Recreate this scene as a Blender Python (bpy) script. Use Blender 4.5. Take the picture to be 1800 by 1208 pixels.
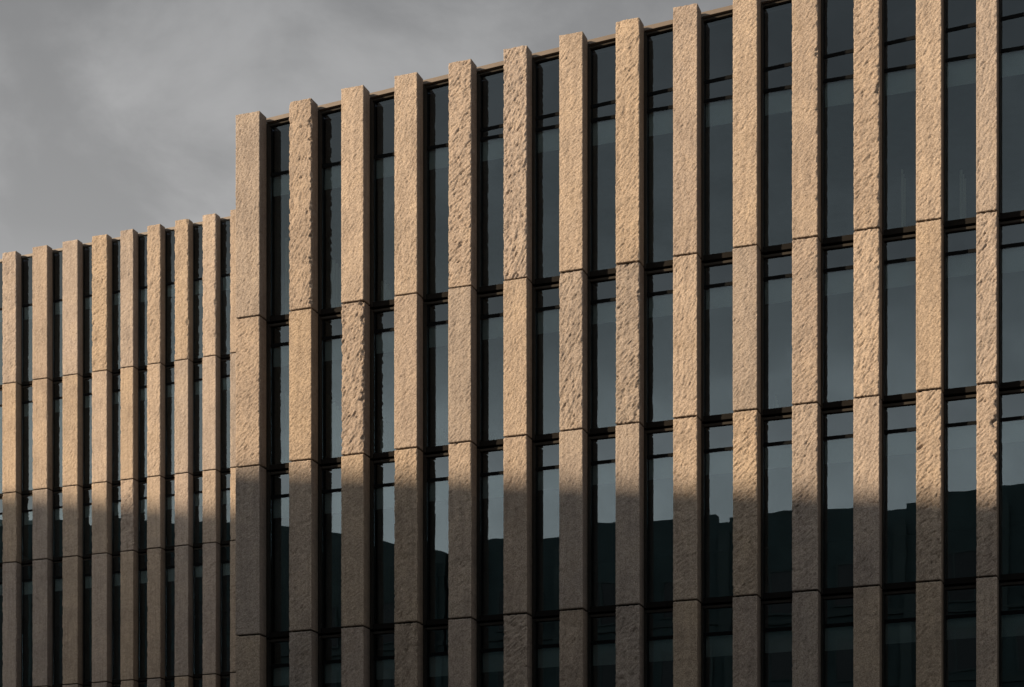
import bpy, math, random
import numpy as np

for o in list(bpy.data.objects):
    bpy.data.objects.remove(o, do_unlink=True)
scene = bpy.context.scene
COL = scene.collection
EYE = 1.6                      # camera height above the ground

# ------------------------------------------------------------------ camera
cam = bpy.data.cameras.new('camera')
cam.sensor_width = 36.0
cam.lens = 67.66
cam.shift_x = 0.0
cam.shift_y = 0.6756           # view-camera rise: level camera, upright verticals
cam.clip_end = 3000
camo = bpy.data.objects.new('camera', cam)
COL.objects.link(camo)
camo.location = (0, 0, EYE)
camo.rotation_euler = (math.radians(90), 0, math.radians(19.87))
scene.camera = camo

# ------------------------------------------------------------------ sky and sun
SUN_AZ = 42.0                  # degrees left of the facade normal, behind the camera
SUN_EL = 14.0
sx = -math.sin(math.radians(SUN_AZ)) * math.cos(math.radians(SUN_EL))
sy = -math.cos(math.radians(SUN_AZ)) * math.cos(math.radians(SUN_EL))
sz = math.sin(math.radians(SUN_EL))

world = bpy.data.worlds.new('World')
scene.world = world
world.use_nodes = True
nt = world.node_tree
nt.nodes.clear()
N = nt.nodes.new
L = nt.links.new
out = N('ShaderNodeOutputWorld')
bg = N('ShaderNodeBackground')
bg.inputs['Strength'].default_value = 0.1
sky = N('ShaderNodeTexSky')
sky.sky_type = 'NISHITA'
sky.sun_disc = False
sky.sun_elevation = math.radians(SUN_EL)
sky.sun_rotation = math.atan2(sx, sy)
sky.air_density = 1.0
sky.dust_density = 2.0
tc = N('ShaderNodeTexCoord')
sep = N('ShaderNodeSeparateXYZ')
L(tc.outputs['Generated'], sep.inputs[0])
# overcast deck: brighter low down, darker overhead, broken by soft clouds
grad = N('ShaderNodeValToRGB')
cr = grad.color_ramp
cr.elements[0].position = 0.0
cr.elements[0].color = (11.5, 11.3, 11.0, 1)
cr.elements[1].position = 1.0
cr.elements[1].color = (1.5, 1.6, 1.75, 1)
for p, v in ((0.24, (12.2, 12.0, 11.7)), (0.29, (10.2, 10.1, 9.9)), (0.34, (5.6, 5.55, 5.5)), (0.38, (3.95, 3.91, 3.88)), (0.46, (3.15, 3.13, 3.12)), (0.6, (1.85, 1.90, 1.98))):
    e = cr.elements.new(p)
    e.color = (*v, 1)
L(sep.outputs['Z'], grad.inputs['Fac'])
mp = N('ShaderNodeMapping')
mp.inputs['Rotation'].default_value = (0.0, 0.25, 0.5)
mp.inputs['Scale'].default_value = (1.0, 1.0, 1.5)
mp.inputs['Location'].default_value = (0.35, 1.3, 0.2)
L(tc.outputs['Generated'], mp.inputs['Vector'])
nz = N('ShaderNodeTexNoise')
nz.inputs['Scale'].default_value = 9.0
nz.inputs['Detail'].default_value = 9
nz.inputs['Roughness'].default_value = 0.56
nz.inputs['Distortion'].default_value = 0.25
L(mp.outputs['Vector'], nz.inputs['Vector'])
cl = N('ShaderNodeMapRange')
cl.inputs['From Min'].default_value = 0.38
cl.inputs['From Max'].default_value = 0.70
cl.interpolation_type = 'SMOOTHSTEP'
cl.inputs['To Min'].default_value = 0.84
cl.inputs['To Max'].default_value = 1.24
L(nz.outputs['Fac'], cl.inputs['Value'])
mul = N('ShaderNodeVectorMath')
mul.operation = 'SCALE'
L(grad.outputs['Color'], mul.inputs[0])
L(cl.outputs['Result'], mul.inputs['Scale'])
mix = N('ShaderNodeMix')
mix.data_type = 'RGBA'
mix.inputs['Factor'].default_value = 0.92
L(sky.outputs['Color'], mix.inputs['A'])
L(mul.outputs['Vector'], mix.inputs['B'])
L(mix.outputs['Result'], bg.inputs['Color'])
L(bg.outputs[0], out.inputs[0])

sun = bpy.data.lights.new('sun', 'SUN')
sun.energy = 4.9
sun.angle = math.radians(0.53)
sun.color = (1.0, 0.775, 0.54)
suno = bpy.data.objects.new('sun', sun)
COL.objects.link(suno)
suno.location = (sx * 100, sy * 100, sz * 100 + 60)
from mathutils import Vector
suno.rotation_euler = Vector((-sx, -sy, -sz)).to_track_quat('-Z', 'Y').to_euler()

vs = scene.view_settings
vs.view_transform = 'Standard'
vs.look = 'None'
vs.gamma = 1.0
vs.exposure = 0.0
vs.use_curve_mapping = False

# ------------------------------------------------------------------ materials
def new_mat(name):
    m = bpy.data.materials.new(name)
    m.use_nodes = True
    t = m.node_tree
    b = t.nodes['Principled BSDF']
    return m, t, b

def ramp(t, stops):
    r = t.nodes.new('ShaderNodeValToRGB')
    c = r.color_ramp
    c.elements[0].position, c.elements[0].color = stops[0][0], (*stops[0][1], 1)
    c.elements[1].position, c.elements[1].color = stops[-1][0], (*stops[-1][1], 1)
    for p, v in stops[1:-1]:
        e = c.elements.new(p)
        e.color = (*v, 1)
    return r

def noise(t, vec, scale, detail=4, rough=0.55):
    n = t.nodes.new('ShaderNodeTexNoise')
    n.inputs['Scale'].default_value = scale
    n.inputs['Detail'].default_value = detail
    n.inputs['Roughness'].default_value = rough
    t.links.new(vec, n.inputs['Vector'])
    return n

def mixc(t, kind, fac, a, b):
    m = t.nodes.new('ShaderNodeMix')
    m.data_type = 'RGBA'
    m.blend_type = kind
    if isinstance(fac, float):
        m.inputs['Factor'].default_value = fac
    else:
        t.links.new(fac, m.inputs['Factor'])
    for s, v in (('A', a), ('B', b)):
        if isinstance(v, tuple):
            m.inputs[s].default_value = (*v, 1)
        else:
            t.links.new(v, m.inputs[s])
    return m.outputs['Result']

def stone_material(name, split):
    m, t, b = new_mat(name)
    geo = t.nodes.new('ShaderNodeNewGeometry')
    oi = t.nodes.new('ShaderNodeObjectInfo')
    pos = geo.outputs['Position']
    big = noise(t, pos, 1.1, 5, 0.6)
    mid = noise(t, pos, 9.0, 5, 0.6)
    grain = noise(t, pos, 40.0, 2, 0.8)
    base = ramp(t, [(0.30, (0.385, 0.338, 0.295)), (0.5, (0.455, 0.398, 0.345)), (0.70, (0.50, 0.435, 0.365))])
    t.links.new(big.outputs['Fac'], base.inputs['Fac'])
    tint = ramp(t, [(0.0, (0.86, 0.85, 0.86)), (0.2, (1.03, 1.0, 1.0)), (0.4, (1.06, 0.98, 0.87)), (0.6, (0.93, 0.89, 0.88)), (0.8, (1.10, 1.05, 1.01)), (1.0, (0.98, 0.91, 0.82))])
    t.links.new(oi.outputs['Random'], tint.inputs['Fac'])
    c = mixc(t, 'MULTIPLY', 1.0, base.outputs['Color'], tint.outputs['Color'])
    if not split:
        c = mixc(t, 'MULTIPLY', 1.0, c, (0.52, 0.50, 0.49))     # side faces tinted dark: shade of the reveals put into the colour
    mot = ramp(t, [(0.32, (0.80, 0.78, 0.76)), (0.5, (1.0, 1.0, 1.0)), (0.72, (1.08, 1.06, 1.02))])
    t.links.new(mid.outputs['Fac'], mot.inputs['Fac'])
    c = mixc(t, 'MULTIPLY', 0.8, c, mot.outputs['Color'])
    gr = ramp(t, [(0.33, (0.45, 0.42, 0.39)), (0.47, (0.97, 0.96, 0.95)), (0.55, (1.04, 1.04, 1.04)), (0.68, (1.40, 1.39, 1.37))])
    t.links.new(grain.outputs['Fac'], gr.inputs['Fac'])
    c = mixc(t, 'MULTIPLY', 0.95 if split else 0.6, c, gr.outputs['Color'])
    # rain streaks run down the face
    stm = t.nodes.new('ShaderNodeMapping')
    stm.inputs['Scale'].default_value = (7.0, 7.0, 0.45)
    t.links.new(pos, stm.inputs['Vector'])
    sn = noise(t, stm.outputs['Vector'], 1.6, 4, 0.6)
    sk = ramp(t, [(0.36, (0.80, 0.79, 0.79)), (0.52, (1.0, 1.0, 1.0)), (0.7, (1.06, 1.05, 1.04))])
    t.links.new(sn.outputs['Fac'], sk.inputs['Fac'])
    c = mixc(t, 'MULTIPLY', 0.7, c, sk.outputs['Color'])
    # iron and damp stains with a shape of their own
    st = noise(t, pos, 0.55, 6, 0.68)
    sr = ramp(t, [(0.60, (0, 0, 0)), (0.74, (1, 1, 1))])
    t.links.new(st.outputs['Fac'], sr.inputs['Fac'])
    f = t.nodes.new('ShaderNodeMath')
    f.operation = 'MULTIPLY'
    f.inputs[1].default_value = 0.5
    t.links.new(sr.outputs['Color'], f.inputs[0])
    c = mixc(t, 'MIX', f.outputs[0], c, (0.215, 0.165, 0.125))
    t.links.new(c, b.inputs['Base Color'])
    b.inputs['Roughness'].default_value = 0.9
    b.inputs['Specular IOR Level'].default_value = 0.22
    mapn = t.nodes.new('ShaderNodeMapping')
    mapn.inputs['Rotation'].default_value = (0, math.radians(32), 0)
    mapn.inputs['Scale'].default_value = (1.0, 1.0, 0.7)
    t.links.new(pos, mapn.inputs['Vector'])
    h1 = noise(t, mapn.outputs['Vector'], 42.0, 5, 0.75)
    bump = t.nodes.new('ShaderNodeBump')
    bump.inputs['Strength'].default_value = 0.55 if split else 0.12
    bump.inputs['Distance'].default_value = 0.02
    t.links.new(h1.outputs['Fac'], bump.inputs['Height'])
    t.links.new(bump.outputs['Normal'], b.inputs['Normal'])
    return m

def plain(name, col, rough=0.5, metal=0.0, var=0.12, scale=3.0, spec=0.5, bump=0.0):
    m, t, b = new_mat(name)
    geo = t.nodes.new('ShaderNodeNewGeometry')
    n = noise(t, geo.outputs['Position'], scale, 5, 0.6)
    lo = tuple(x * (1 - var) for x in col)
    hi = tuple(x * (1 + var) for x in col)
    r = ramp(t, [(0.3, lo), (0.7, hi)])
    t.links.new(n.outputs['Fac'], r.inputs['Fac'])
    t.links.new(r.outputs['Color'], b.inputs['Base Color'])
    b.inputs['Roughness'].default_value = rough
    b.inputs['Metallic'].default_value = metal
    b.inputs['Specular IOR Level'].default_value = spec
    if bump:
        n2 = noise(t, geo.outputs['Position'], scale * 12, 4, 0.6)
        bp = t.nodes.new('ShaderNodeBump')
        bp.inputs['Strength'].default_value = bump
        bp.inputs['Distance'].default_value = 0.01
        t.links.new(n2.outputs['Fac'], bp.inputs['Height'])
        t.links.new(bp.outputs['Normal'], b.inputs['Normal'])
    return m

def glass_material(name, refl, tint, wave=0.0):
    m = bpy.data.materials.new(name)
    m.use_nodes = True
    t = m.node_tree
    t.nodes.clear()
    o = t.nodes.new('ShaderNodeOutputMaterial')
    tr = t.nodes.new('ShaderNodeBsdfTransparent')
    tr.inputs['Color'].default_value = (*tint, 1)
    gl = t.nodes.new('ShaderNodeBsdfGlossy')
    gl.inputs['Color'].default_value = (0.75, 0.90, 0.98, 1)
    gl.inputs['Roughness'].default_value = 0.0
    fr = t.nodes.new('ShaderNodeFresnel')
    fr.inputs['IOR'].default_value = 1.5
    mr = t.nodes.new('ShaderNodeMapRange')
    mr.inputs['From Min'].default_value = 0.04
    mr.inputs['From Max'].default_value = 1.0
    mr.inputs['To Min'].default_value = refl
    mr.inputs['To Max'].default_value = 1.0
    t.links.new(fr.outputs[0], mr.inputs['Value'])
    mx = t.nodes.new('ShaderNodeMixShader')
    t.links.new(mr.outputs['Result'], mx.inputs['Fac'])
    t.links.new(tr.outputs[0], mx.inputs[1])
    t.links.new(gl.outputs[0], mx.inputs[2])
    t.links.new(mx.outputs[0], o.inputs['Surface'])
    if wave:
        geo = t.nodes.new('ShaderNodeNewGeometry')
        n = noise(t, geo.outputs['Position'], 1.7, 1, 0.4)
        bp = t.nodes.new('ShaderNodeBump')
        bp.inputs['Strength'].default_value = 1.0
        bp.inputs['Distance'].default_value = wave
        t.links.new(n.outputs['Fac'], bp.inputs['Height'])
        t.links.new(bp.outputs['Normal'], gl.inputs['Normal'])
    return m

M = {}
M['split'] = stone_material('split_face_stone', True)
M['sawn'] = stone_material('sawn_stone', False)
M['frame'] = plain('bronze_frame', (0.042, 0.038, 0.033), 0.6, 0.0, 0.15, 2.0, 0.08)
M['dark'] = plain('dark_recess_metal', (0.008, 0.009, 0.010), 0.7, 0.0, 0.1, 3.0, 0.06)
M['sill'] = plain('dark_sill_metal', (0.017, 0.016, 0.015), 0.7, 0.0, 0.15, 2.0, 0.05)
M['coping'] = plain('bronze_coping', (0.17, 0.14, 0.115), 0.5, 0.1, 0.06)
M['glass'] = glass_material('coated_glass', 0.10, (0.68, 0.73, 0.74), 0.0005)
M['spandrel'] = glass_material('spandrel_glass', 0.125, (0.20, 0.22, 0.25), 0.0005)
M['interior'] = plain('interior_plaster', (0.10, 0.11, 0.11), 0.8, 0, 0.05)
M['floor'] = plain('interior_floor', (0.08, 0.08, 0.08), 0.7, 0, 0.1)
M['blind'] = plain('roller_blind_fabric', (0.66, 0.69, 0.64), 0.85, 0, 0.04)
M['panel'] = plain('pale_partition', (0.62, 0.58, 0.46), 0.8, 0, 0.04)
M['roof'] = plain('roof_membrane', (0.10, 0.10, 0.10), 0.9, 0, 0.15)
M['opp'] = plain('dark_brick', (0.085, 0.125, 0.125), 0.85, 0, 0.25, 0.7)
M['opp2'] = plain('dark_render', (0.10, 0.135, 0.13), 0.85, 0, 0.2, 0.4)
M['oppglass'] = plain('opposite_dark_glass', (0.012, 0.016, 0.017), 0.08, 0, 0.3, 0.5, 0.4)
M['pale'] = plain('pale_render', (0.42, 0.41, 0.39), 0.8, 0, 0.1)
M['paving'] = plain('paving_slabs', (0.20, 0.19, 0.175), 0.85, 0, 0.2, 0.6, bump=0.2)

# ------------------------------------------------------------------ helpers
BOXF = [(0, 1, 2, 3), (7, 6, 5, 4), (0, 4, 5, 1), (1, 5, 6, 2), (2, 6, 7, 3), (3, 7, 4, 0)]

def box_data(boxes):
    """boxes: list of (x0,x1,y0,y1,z0,z1[,z0r,z1r]); the optional pair gives z at the x1 end"""
    v, f = [], []
    for bx in boxes:
        x0, x1, y0, y1, z0, z1 = bx[:6]
        z0r, z1r = bx[6:8] if len(bx) > 6 else (z0, z1)
        k = len(v)
        v += [(x0, y0, z0), (x0, y0, z1), (x1, y0, z1r), (x1, y0, z0r),
              (x0, y1, z0), (x0, y1, z1), (x1, y1, z1r), (x1, y1, z0r)]
        f += [tuple(k + i for i in reversed(q)) for q in BOXF]
    return v, f

def mesh_obj(name, v, f, mat, parent=None, loc=(0, 0, 0)):
    me = bpy.data.meshes.new(name)
    me.from_pydata(v, [], f)
    me.update()
    if mat:
        me.materials.append(mat)
    o = bpy.data.objects.new(name, me)
    COL.objects.link(o)
    o.location = loc
    if parent:
        o.parent = parent
    return o

def boxes(name, bl, mat, parent=None, loc=(0, 0, 0)):
    v, f = box_data(bl)
    # face winding: fix with outward normals
    return mesh_obj(name, v, f, mat, parent, loc)

def share(name, me, parent, loc, rot=None):
    o = bpy.data.objects.new(name, me)
    COL.objects.link(o)
    o.location = loc
    if rot:
        o.rotation_euler = rot
    o.parent = parent
    return o

def thing(name, label, cat, group=None, loc=(0, 0, 0)):
    o = bpy.data.objects.new(name, None)
    COL.objects.link(o)
    o.location = loc
    o['label'] = label
    o['category'] = cat
    if group:
        o['group'] = group
    return o

# gradient noise in numpy
_rng = np.random.RandomState(5)
_perm = _rng.permutation(256)
_ang = _rng.rand(256) * 2 * np.pi
_gx, _gy = np.cos(_ang), np.sin(_ang)
def pnoise(x, y):
    xi = np.floor(x).astype(int)
    yi = np.floor(y).astype(int)
    xf, yf = x - xi, y - yi
    u = xf * xf * xf * (xf * (xf * 6 - 15) + 10)
    w = yf * yf * yf * (yf * (yf * 6 - 15) + 10)
    def g(i, j, dx, dy):
        h = _perm[(_perm[(xi + i) & 255] + yi + j) & 255]
        return _gx[h] * dx + _gy[h] * dy
    n0 = g(0, 0, xf, yf) * (1 - u) + g(1, 0, xf - 1, yf) * u
    n1 = g(0, 1, xf, yf - 1) * (1 - u) + g(1, 1, xf - 1, yf - 1) * u
    return (n0 * (1 - w) + n1 * w) * 1.5
def fbm(x, y, o=3):
    a, s, r = 1.0, 0.0, 0.0
    for k in range(o):
        s = s + a * pnoise(x * 2 ** k + 17.3 * k, y * 2 ** k + 5.1 * k)
        r += a
        a *= 0.55
    return s / r

def stone_panel(w, h, depth, rough, seed, cell, edge=0.0):
    """A split-faced stone block: rough front with real relief, flat sawn sides.
    Local origin: front left bottom corner; front faces -Y."""
    nx = max(6, int(round(w / cell)))
    nz = max(8, int(round(h / cell)))
    gx, gz = np.meshgrid(np.linspace(0, w, nx + 1), np.linspace(0, h, nz + 1))
    ox, oz = seed * 7.31 % 97, seed * 3.77 % 89
    rs = random.Random(seed)
    a = math.radians(rs.uniform(26, 50))
    p = gx * math.cos(a) - gz * math.sin(a)          # across the tooling
    q = gx * math.sin(a) + gz * math.cos(a)          # along it
    d = 0.032 * rough * fbm(p * 4.2 + ox, q * 1.7 + oz, 3)
    n2 = fbm(p * 25 + ox * 2, q * 5.6 + oz, 3)
    k = 5.0
    t1 = n2 * k
    fl = np.floor(t1)
    fr = t1 - fl
    d += (0.010 + 0.024 * rough) * (fl + np.clip((fr - 0.72) / 0.28, 0, 1)) / k     # little broken ledges
    n3 = pnoise(gx * 31 + oz, gz * 27 + ox)
    d += 0.0015 * n3
    d += 0.0125 * pnoise(p * 38 + ox, q * 7.5 + oz)
    d += np.random.RandomState(seed).normal(0, 0.0032, d.shape)
    # spalls: sharp-sided flakes missing from the face
    sp = fbm(p * 10 + 31 + ox, q * 2.9 + oz, 3)
    t0 = 0.62 - 0.24 * rough ** 1.4
    d -= np.clip((sp - t0) * 15, 0, 1) * (0.014 + 0.030 * rough)
    s2 = fbm(p * 22 + 7 + oz, q * 5.5 + ox, 2)
    d -= np.clip((s2 - (0.60 - 0.2 * rough ** 1.4)) * 12, 0, 1) * (0.006 + 0.020 * rough)
    # cleavage cracks along the grain, gated so that they come in short runs
    for fq, gate in ((7.0, 0.10), (11.0, 0.22)):
        cn = np.abs(pnoise(p * fq + 3 + ox, q * fq * 0.22 + 11 + oz))
        gt = np.clip((pnoise(gx * 5 + oz + fq, gz * 4 + ox) - gate + 0.25 * rough) * 5, 0, 1)
        d -= np.clip(1 - cn / (0.0125 * fq), 0, 1) * gt * (0.012 + 0.024 * rough)
    # broken arrises, mostly at the right hand edge
    for side, wt in ((w - gx, edge), (gx, edge * 0.45)):
        m = pnoise(gz * 3.1 + ox + (0 if wt == edge else 40), gz * 0.0 + oz) + 0.6 * pnoise(gz * 11 + oz, gz * 0.0 + ox)
        reach = np.clip(m - 0.02, 0, 1) * 0.15 * wt
        d -= np.clip((reach - side) / 0.012, 0, 1) * (0.034 + 0.050 * wt)
    # chamfered margin where the drill marks left the edge slightly low
    em = np.minimum(np.minimum(gx, w - gx), np.minimum(gz, h - gz))
    d -= np.clip((0.018 - em) / 0.018, 0, 1) * 0.006
    d *= 0.86
    X = gx.copy()
    jag = 0.0035 + 0.004 * rough + 0.006 * edge
    X[:, 0] += np.clip(0.3 + fbm(gz[:, 0] * 9 + ox, gz[:, 0] * 0 + 3, 3), 0, 1) * jag
    X[:, -1] -= np.clip(0.3 + fbm(gz[:, -1] * 9 + oz, gz[:, -1] * 0 + 9, 3), 0, 1) * jag
    Z = gz.copy()
    Z[-1, :] -= np.clip(0.2 + fbm(gx[-1, :] * 12 + ox, gx[-1, :] * 0 + 2, 2), 0, 1) * 0.012 * rough
    front = np.stack([X, -d, Z], -1).reshape(-1, 3)
    idx = np.arange((nx + 1) * (nz + 1)).reshape(nz + 1, nx + 1)
    quads = np.stack([idx[:-1, :-1], idx[:-1, 1:], idx[1:, 1:], idx[1:, :-1]], -1).reshape(-1, 4)
    ring = np.concatenate([idx[0, :-1], idx[:-1, -1], idx[-1, :0:-1], idx[:0:-1, 0]])
    rb = np.stack([gx.reshape(-1)[ring], np.full(len(ring), depth), gz.reshape(-1)[ring]], -1)
    nb = len(front)
    ri = np.arange(len(ring)) + nb
    rn = np.roll(ri, -1)
    sides = np.stack([np.roll(ring, -1), ring, ri, rn], -1)
    V = np.concatenate([front, rb])
    Q = np.concatenate([quads, sides])
    me = bpy.data.meshes.new('stone_panel')
    me.vertices.add(len(V))
    me.vertices.foreach_set('co', V.astype(np.float32).ravel())
    me.loops.add(len(Q) * 4)
    me.loops.foreach_set('vertex_index', Q.astype(np.int32).ravel())
    me.polygons.add(len(Q))
    me.polygons.foreach_set('loop_start', np.arange(0, len(Q) * 4, 4, dtype=np.int32))
    me.polygons.foreach_set('loop_total', np.full(len(Q), 4, dtype=np.int32))
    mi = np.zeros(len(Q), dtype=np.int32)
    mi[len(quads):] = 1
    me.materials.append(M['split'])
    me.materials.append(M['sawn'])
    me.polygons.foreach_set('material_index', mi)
    me.update(calc_edges=True)
    me.validate()
    return me

# ------------------------------------------------------------------ ground
v = [(-900, -900, 0), (900, -900, 0), (900, 900, 0), (-900, 900, 0)]
g = mesh_obj('ground', v, [(0, 1, 2, 3)], M['paving'])
g['kind'] = 'structure'

# ------------------------------------------------------------------ pillared facades
PD = 0.36       # depth of a stone pillar
FR = 0.46       # set-back of the window frames
GL = 0.58       # set-back of the glass
GAP = 0.042     # open joint between stones
rnd = random.Random(11)

def facade(root, Y, xs, joints, top_fn, cell, transom_drop, rough_map, seed0, upper_fn=None, upper_level=None,
           panels_in_view=None, deep=10.0, partitions=(), FR=FR, GL=GL, jw=0.065):
    """xs: list of (x, width) of the pillars. joints: heights of the open joints from the top one down to the ground."""
    n = len(xs)
    grounded = joints[-1] <= 0.01
    lows = {}
    for i, (x, w) in enumerate(xs):
        top = top_fn(x)
        core = boxes('pillar', [(x + 0.05, x + w - 0.05, Y + 0.09, Y + GL + 0.12, 0.0, top - 0.09)], M['dark'], root)
        zs = [top] + joints
        for r in range(len(zs) - 1):
            z1 = zs[r] - (GAP / 2 if r else 0.0)
            z0 = zs[r + 1] + (GAP / 2 if zs[r + 1] > 0.01 else 0.0)
            vis = panels_in_view is None or (panels_in_view[0] <= i < panels_in_view[1] and r < panels_in_view[2])
            rough, edge = rough_map.get((i, r), (rnd.choice((0.12, 0.2, 0.3, 0.45, 0.6)), rnd.choice((0, 0, 0, 0.25, 0.45))))
            me = stone_panel(w, z1 - z0, PD, rough, seed0 + i * 13 + r * 131, cell if vis else 0.09, edge)
            share('stone_panel', me, core, (x, Y + rnd.uniform(-0.006, 0.006), z0))
    # glazing between the pillars
    for i in range(n - 1):
        xa = xs[i][0] + xs[i][1] - 0.05
        xb = xs[i + 1][0] + 0.05
        tl, tr = top_fn(xa), top_fn(xb)
        boxes('coping', [(xa, xb, Y + PD + 0.07, Y + GL + 0.3, tl - 0.115, tl - 0.02, tr - 0.115, tr - 0.02)], M['coping'], root)
        zs = [top_fn(xa) - 0.125] + joints
        for r in range(len(zs) - 1):
            z1, z0 = zs[r], zs[r + 1]
            z1r = z1
            if r == 0:
                z1r = tr - 0.125
            else:
                z1 -= 0.045
                z1r = z1
            z0 += 0.012
            sh = 0.12
            fb = [(xa, xa + jw, Y + FR, Y + GL + 0.08, z0, z1, z0, z1 + (z1r - z1) * jw / (xb - xa)),
                  (xb - jw, xb, Y + FR, Y + GL + 0.08, z0, z1r - (z1r - z1) * jw / (xb - xa), z0, z1r),
                  (xa + jw, xb - jw, Y + FR + 0.05, Y + GL + 0.08, z1 - 0.05, z1, z1r - 0.05, z1r)]
            win = boxes('window', fb, M['frame'], root)
            boxes('sill', [(xa + jw, xb - jw, Y + FR + 0.035, Y + GL + 0.08, z0, z0 + sh)], M['sill'], win)
            xl, xr = xa + jw, xb - jw
            def pane(name, a, b, mat, br=None):
                hw, hh = (xr - xl) / 2, (b - a) / 2
                brr = (br if br is not None else b)
                vv, ff = box_data([(-hw, hw, -0.006, 0.006, -hh, hh, -hh, hh + brr - b)])
                return mesh_obj(name, vv, ff, mat, win, ((xl + xr) / 2, Y + GL, (a + b) / 2)), None
            def bar(z, zr=None, hgt=0.075):
                zr = z if zr is None else zr
                boxes('transom', [(xl, xr, Y + GL - 0.022, Y + GL + 0.07, z - hgt / 2, z + hgt / 2, zr - hgt / 2, zr + hgt / 2)], M['dark'], win)
            def tilt(o, s=1.0):
                o.rotation_euler = (math.radians(rnd.gauss(0, 0.05 * s)), 0, math.radians(rnd.gauss(0, 0.06 * s)))
            ys = Y + GL
            if r == 0:
                lv = upper_level
                ul = upper_fn(xa)
                ur = upper_fn(xb)
                split = (ul - lv) > 0.16
                o, _ = pane('pane', z0 + sh, lv - 0.035, M['glass'])
                tilt(o)
                bar(lv)
                if split:
                    o, _ = pane('pane', lv + 0.04, ul - 0.03, M['spandrel'], ur - 0.03)
                    tilt(o)
                    bar(ul, ur)
                    o, _ = pane('pane', ul + 0.04, z1 - 0.05, M['spandrel'], z1r - 0.05)
                else:
                    o, _ = pane('pane', lv + 0.04, z1 - 0.05, M['spandrel'], z1r - 0.05)
                tilt(o)
                zt = lv
            else:
                zt = z1 - transom_drop[min(r - 1, len(transom_drop) - 1)]
                o, _ = pane('pane', zt + 0.037, z1 - 0.05, M['spandrel'])
                tilt(o)
                bar(zt)
                o, _ = pane('pane', z0 + sh, zt - 0.037, M['glass'])
                tilt(o)
            if z0 > 2.0:
                bh = rnd.choice((0.46, 0.48, 0.5, 0.52))
                boxes('roller_blind', [(xl + 0.012, xr - 0.012, ys + 0.10, ys + 0.108, zt - bh, zt + 0.02)], M['blind'], win)
    # floors, ceilings and partitions inside
    xa, xb = xs[0][0] + 0.3, xs[-1][0] + 0.2
    tmin = min(top_fn(xa), top_fn(xb))
    for z in joints:
        if z > 0.01:
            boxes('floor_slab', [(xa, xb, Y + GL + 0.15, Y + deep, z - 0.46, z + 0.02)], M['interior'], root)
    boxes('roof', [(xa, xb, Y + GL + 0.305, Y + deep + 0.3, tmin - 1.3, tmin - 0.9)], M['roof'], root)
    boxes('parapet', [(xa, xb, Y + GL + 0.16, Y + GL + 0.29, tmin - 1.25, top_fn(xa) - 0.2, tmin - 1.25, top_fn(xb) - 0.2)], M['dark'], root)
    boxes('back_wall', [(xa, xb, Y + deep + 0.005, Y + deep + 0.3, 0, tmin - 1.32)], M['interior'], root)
    for (x, d0, d1, z0, z1, wd) in partitions:
        boxes('partition', [(x, x + wd, Y + GL + d0, Y + GL + d1, z0, z1)], M['panel'], root)

# ---- main block
XS = [(-21.843, .637), (-20.425, .580), (-19.066, .568), (-17.719, .571), (-16.372, .559), (-15.025, .561), (-13.691, .550),
      (-12.372, .551), (-11.055, .546), (-9.714, .541), (-8.414, .560), (-7.092, .551), (-5.776, .527), (-4.534, .422),
      (-3.190, .52), (-1.900, .52), (-0.600, .52)]
def top_main(x):
    return EYE + 21.99 + 0.0565 * (x + 21.85)
def upper_main(x):
    return EYE + 20.70 + 0.040 * (x + 21.0)
main = thing('office_building', 'tall glazed office block with rough tan stone pillars and a rising roofline, standing forward', 'building')
JM = [EYE + 17.13, EYE + 13.57, EYE + 9.545, EYE + 5.6, 0.0]
RM = {(0, 0): (.12, 0), (1, 0): (.7, 1.0), (2, 0): (.15, 0), (3, 0): (.3, .15), (4, 0): (.9, .35), (5, 0): (1.0, .35), (6, 0): (.25, 0), (7, 0): (.6, .2),
      (8, 0): (.3, 0), (9, 0): (.3, 0.1), (10, 0): (.25, .5), (11, 0): (.75, .6), (12, 0): (.45, 0), (13, 0): (.4, 0),
      (0, 1): (.5, .2), (1, 1): (.12, 0), (2, 1): (.95, .9), (3, 1): (.25, 0), (4, 1): (.25, 0), (5, 1): (.3, 0), (6, 1): (.9, .25), (7, 1): (.95, .6),
      (8, 1): (.45, 0), (9, 1): (.3, 0), (10, 1): (.6, .3), (11, 1): (.75, .4), (12, 1): (.1, 0), (13, 1): (.8, .2),
      (0, 2): (.12, 0), (1, 2): (.5, 0), (2, 2): (.25, 0), (3, 2): (.7, .2), (4, 2): (.5, .2), (5, 2): (.35, 0), (6, 2): (.12, 0), (7, 2): (.15, 0),
      (8, 2): (.5, .1), (9, 2): (.8, .3), (10, 2): (.7, .3), (11, 2): (.4, 0), (12, 2): (.85, .4), (13, 2): (.8, .9),
      (0, 3): (.4, 0), (1, 3): (.7, 0), (2, 3): (.3, 0), (3, 3): (.9, .2), (4, 3): (.3, 0), (5, 3): (.9, .3), (6, 3): (.5, 0), (7, 3): (.8, .2)}
PARTS = []
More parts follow.
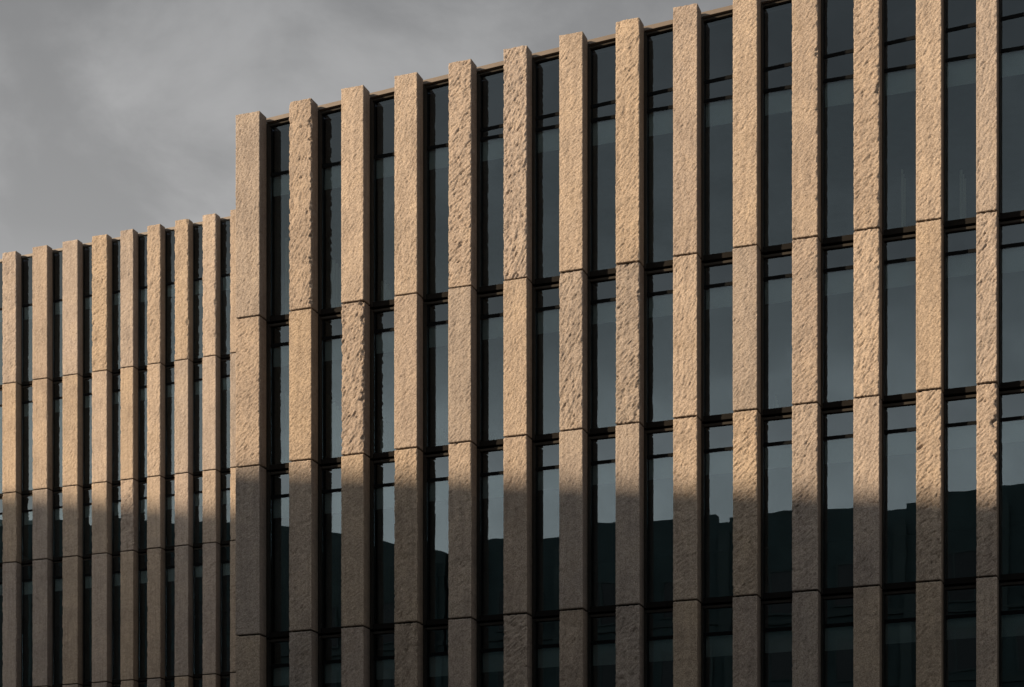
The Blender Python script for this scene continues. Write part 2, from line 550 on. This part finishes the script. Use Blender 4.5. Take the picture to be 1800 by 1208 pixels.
for (i, f0, f1, z0, hh) in ((0, .38, .52, JM[0], 2.1), (1, .18, .50, JM[0], 1.40), (2, .14, .46, JM[0], .72),
                            (0, .38, .52, JM[1], 1.95), (1, .18, .50, JM[1], 1.55), (2, .12, .46, JM[1], 1.0),
                            (3, .34, .52, JM[1], .62), (4, .36, .48, JM[1], .32), (11, .45, .56, JM[0], 1.5),
                            (12, .40, .58, JM[0], 1.3), (9, .30, .38, JM[1], .5)):
    gp = XS[i + 1][0] - XS[i][0] - XS[i][1]
    xg = XS[i][0] + XS[i][1]
    cuts = [f0, f0 + (f1 - f0) * .45, f0 + (f1 - f0) * .72, f1]
    for q in range(3):
        PARTS.append((xg + cuts[q] * gp, .20 + .03 * q, .24 + .03 * q, z0 + 0.025, z0 + hh - .09 * q, (cuts[q + 1] - cuts[q]) * gp * .92))
facade(main, 41.0, XS, JM, top_main, 0.0185, (0.50, 0.58, 0.62, 0.62), RM, 100, upper_main, EYE + 20.70, (0, 14, 4), 10.0, PARTS)
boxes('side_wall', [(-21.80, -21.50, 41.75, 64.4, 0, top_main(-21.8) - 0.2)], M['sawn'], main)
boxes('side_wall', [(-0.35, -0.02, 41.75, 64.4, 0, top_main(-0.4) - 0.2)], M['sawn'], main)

# ---- rear wing
WX = [(-49.05, .62), (-47.65, .62), (-46.26, .63), (-44.874, .634), (-43.482, .678), (-42.112, .683), (-40.789, .674), (-39.51, .566), (-38.338, .580),
      (-37.137, .591), (-35.929, .567), (-34.752, .578), (-33.5, .58), (-32.25, .58), (-31.0, .58)]
def top_wing(x):
    return EYE + 30.97 + 0.0225 * (x + 44.87)
wing = thing('office_building', 'lower stone-pillared office wing set back behind the taller block, narrow dark windows', 'building')
JW = [EYE + 25.79, EYE + 21.46, EYE + 18.70, EYE + 13.71, EYE + 9.0, EYE + 4.5, 0.0]
facade(wing, 64.8, WX, JW, top_wing, 0.030, (0.64, 0.62, 0.62), {(6, 0): (1.0, .3), (3, 0): (.8, .2), (8, 0): (.9, .4), (9, 0): (.6, .8), (10, 0): (.7, .7), (4, 0): (.3, 0), (5, 0): (.2, 0),
       (7, 2): (1.0, .3), (8, 1): (.7, .3)}, 900,
       lambda x: EYE + 29.0, EYE + 28.95, (2, 12, 5), 9.0, (), 0.37, 0.44, 0.05)
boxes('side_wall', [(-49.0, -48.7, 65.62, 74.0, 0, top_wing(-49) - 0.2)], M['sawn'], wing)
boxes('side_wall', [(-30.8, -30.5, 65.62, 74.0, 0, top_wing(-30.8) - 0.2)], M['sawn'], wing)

# ------------------------------------------------------------------ the buildings across the street (seen in the glass)
def opposite(label, x0, x1, y0, prof, mat, bay, storey, extra=(), skew=0.0):
    """y0: face towards the stone building; prof: roof heights as (x, z)"""
    root = thing('opposite_building', label, 'building', None, ((x0 + x1) / 2, y0, 0))
    cx = (x0 + x1) / 2
    dep = 22.0
    v, f = [], []
    P = [(x0, 0.0)] + [(x1, 0.0)] + [(x, z) for x, z in reversed(prof)]
    n = len(P)
    for yy in (0.0, -dep):
        v += [(x - cx + skew * yy, yy, z) for x, z in P]
    f.append(tuple(range(n)))
    f.append(tuple(range(2 * n - 1, n - 1, -1)))
    for i in range(n):
        j = (i + 1) % n
        f.append((j, i, n + i, n + j))
    mesh_obj('wall', v, f, mat, root)
    zmin = min(z for x, z in prof)
    nb = int((x1 - x0 - 1.0) / bay)
    ns = int((zmin - 1.5) / storey)
    ww, wh = bay * 0.58, storey * 0.62
    fv, ff = box_data([(-ww / 2, -ww / 2 + .09, 0, .10, 0, wh), (ww / 2 - .09, ww / 2, 0, .10, 0, wh), (-ww / 2 + .09, ww / 2 - .09, 0, .098, 0, .09),
                       (-ww / 2 + .09, ww / 2 - .09, 0, .098, wh - .09, wh), (-.04, .04, 0, .09, .09, wh - .09)])
    gv, gf = box_data([(-ww / 2 + .09, -.04, .03, .045, .09, wh - .09), (.04, ww / 2 - .09, .03, .045, .09, wh - .09)])
    fm = bpy.data.meshes.new('window')
    fm.from_pydata(fv, [], ff)
    fm.materials.append(M['opp2'])
    gm = bpy.data.meshes.new('pane')
    gm.from_pydata(gv, [], gf)
    gm.materials.append(M['oppglass'])
    for s in range(max(0, ns - 4), ns):
        z = 1.2 + s * storey
        for b in range(nb):
            xx = x0 + (x1 - x0 - nb * bay) / 2 + (b + .5) * bay - cx
            w = share('window', fm, root, (xx, 0.002, z))
            share('pane', gm, w, (0, 0, 0))
        boxes('string_course', [(x0 - cx + .02, x1 - cx - .02, 0.001, 0.16, z - 0.45, z - 0.2)], M['opp2'], root)
    pv, pf = box_data([(-0.3, 0.3, 0.001, 0.28, 0.0, zmin - 0.6)])
    pm = bpy.data.meshes.new('pier')
    pm.from_pydata(pv, [], pf)
    pm.materials.append(M['opp2'] if mat is M['opp'] else M['opp'])
    for b in range(nb + 1):
        share('pier', pm, root, (x0 + (x1 - x0 - nb * bay) / 2 + b * bay - cx, 0, 0))
    for nm, e, mt in extra:
        boxes(nm, [(e[0] - cx, e[1] - cx, e[2] - y0, e[3] - y0, e[4], e[5])], M[mt], root)
    return root

opposite('dark brick block across the street, its flat roofline reflected in the lower windows', -39.0, 130.0, -15.0,
         [(-39.0, EYE + 26.9), (130.0, EYE + 26.9)], M['opp'], 4.6, 3.7,  # unseen right-hand length added to block low sky from the pillar sides
         [('plant_room', (-33, -29.5, -22, -17, EYE + 26.8, EYE + 27.6), 'opp2'), ('plant_room', (-23.5, -20, -21, -16, EYE + 26.8, EYE + 27.4), 'opp2'),
          ('parapet_wall', (-14, 129, -15.6, -15.1, EYE + 26.8, EYE + 27.2), 'opp'), ('parapet_wall', (-31, -24, -15.6, -15.1, EYE + 26.85, EYE + 27.35), 'opp'), ('flue', (-36.6, -36.2, -19, -18.6, EYE + 26.8, EYE + 28.6), 'pale'),
          ('plant_room', (-37.8, -35.4, -20, -17.5, EYE + 26.8, EYE + 27.4), 'pale')])
opposite('dark block with a sloping roof across the street, reflected beside the building corner', -75.5, -39.2, -15.0,
         [(-75.5, EYE + 32.75), (-72.0, EYE + 32.3), (-54.7, EYE + 30.0), (-49.0, EYE + 28.9), (-39.2, EYE + 26.5)], M['opp2'], 5.0, 3.7)
opposite('high dark slab across the street, reflected in the windows of the set-back wing', -135.0, -76.5, -15.0,
         [(-135.0, EYE + 50.5), (-116.0, EYE + 48.1), (-107.0, EYE + 46.7), (-91.0, EYE + 44.6), (-76.5, EYE + 43.7)], M['opp'], 5.2, 3.9, (), 0.95)
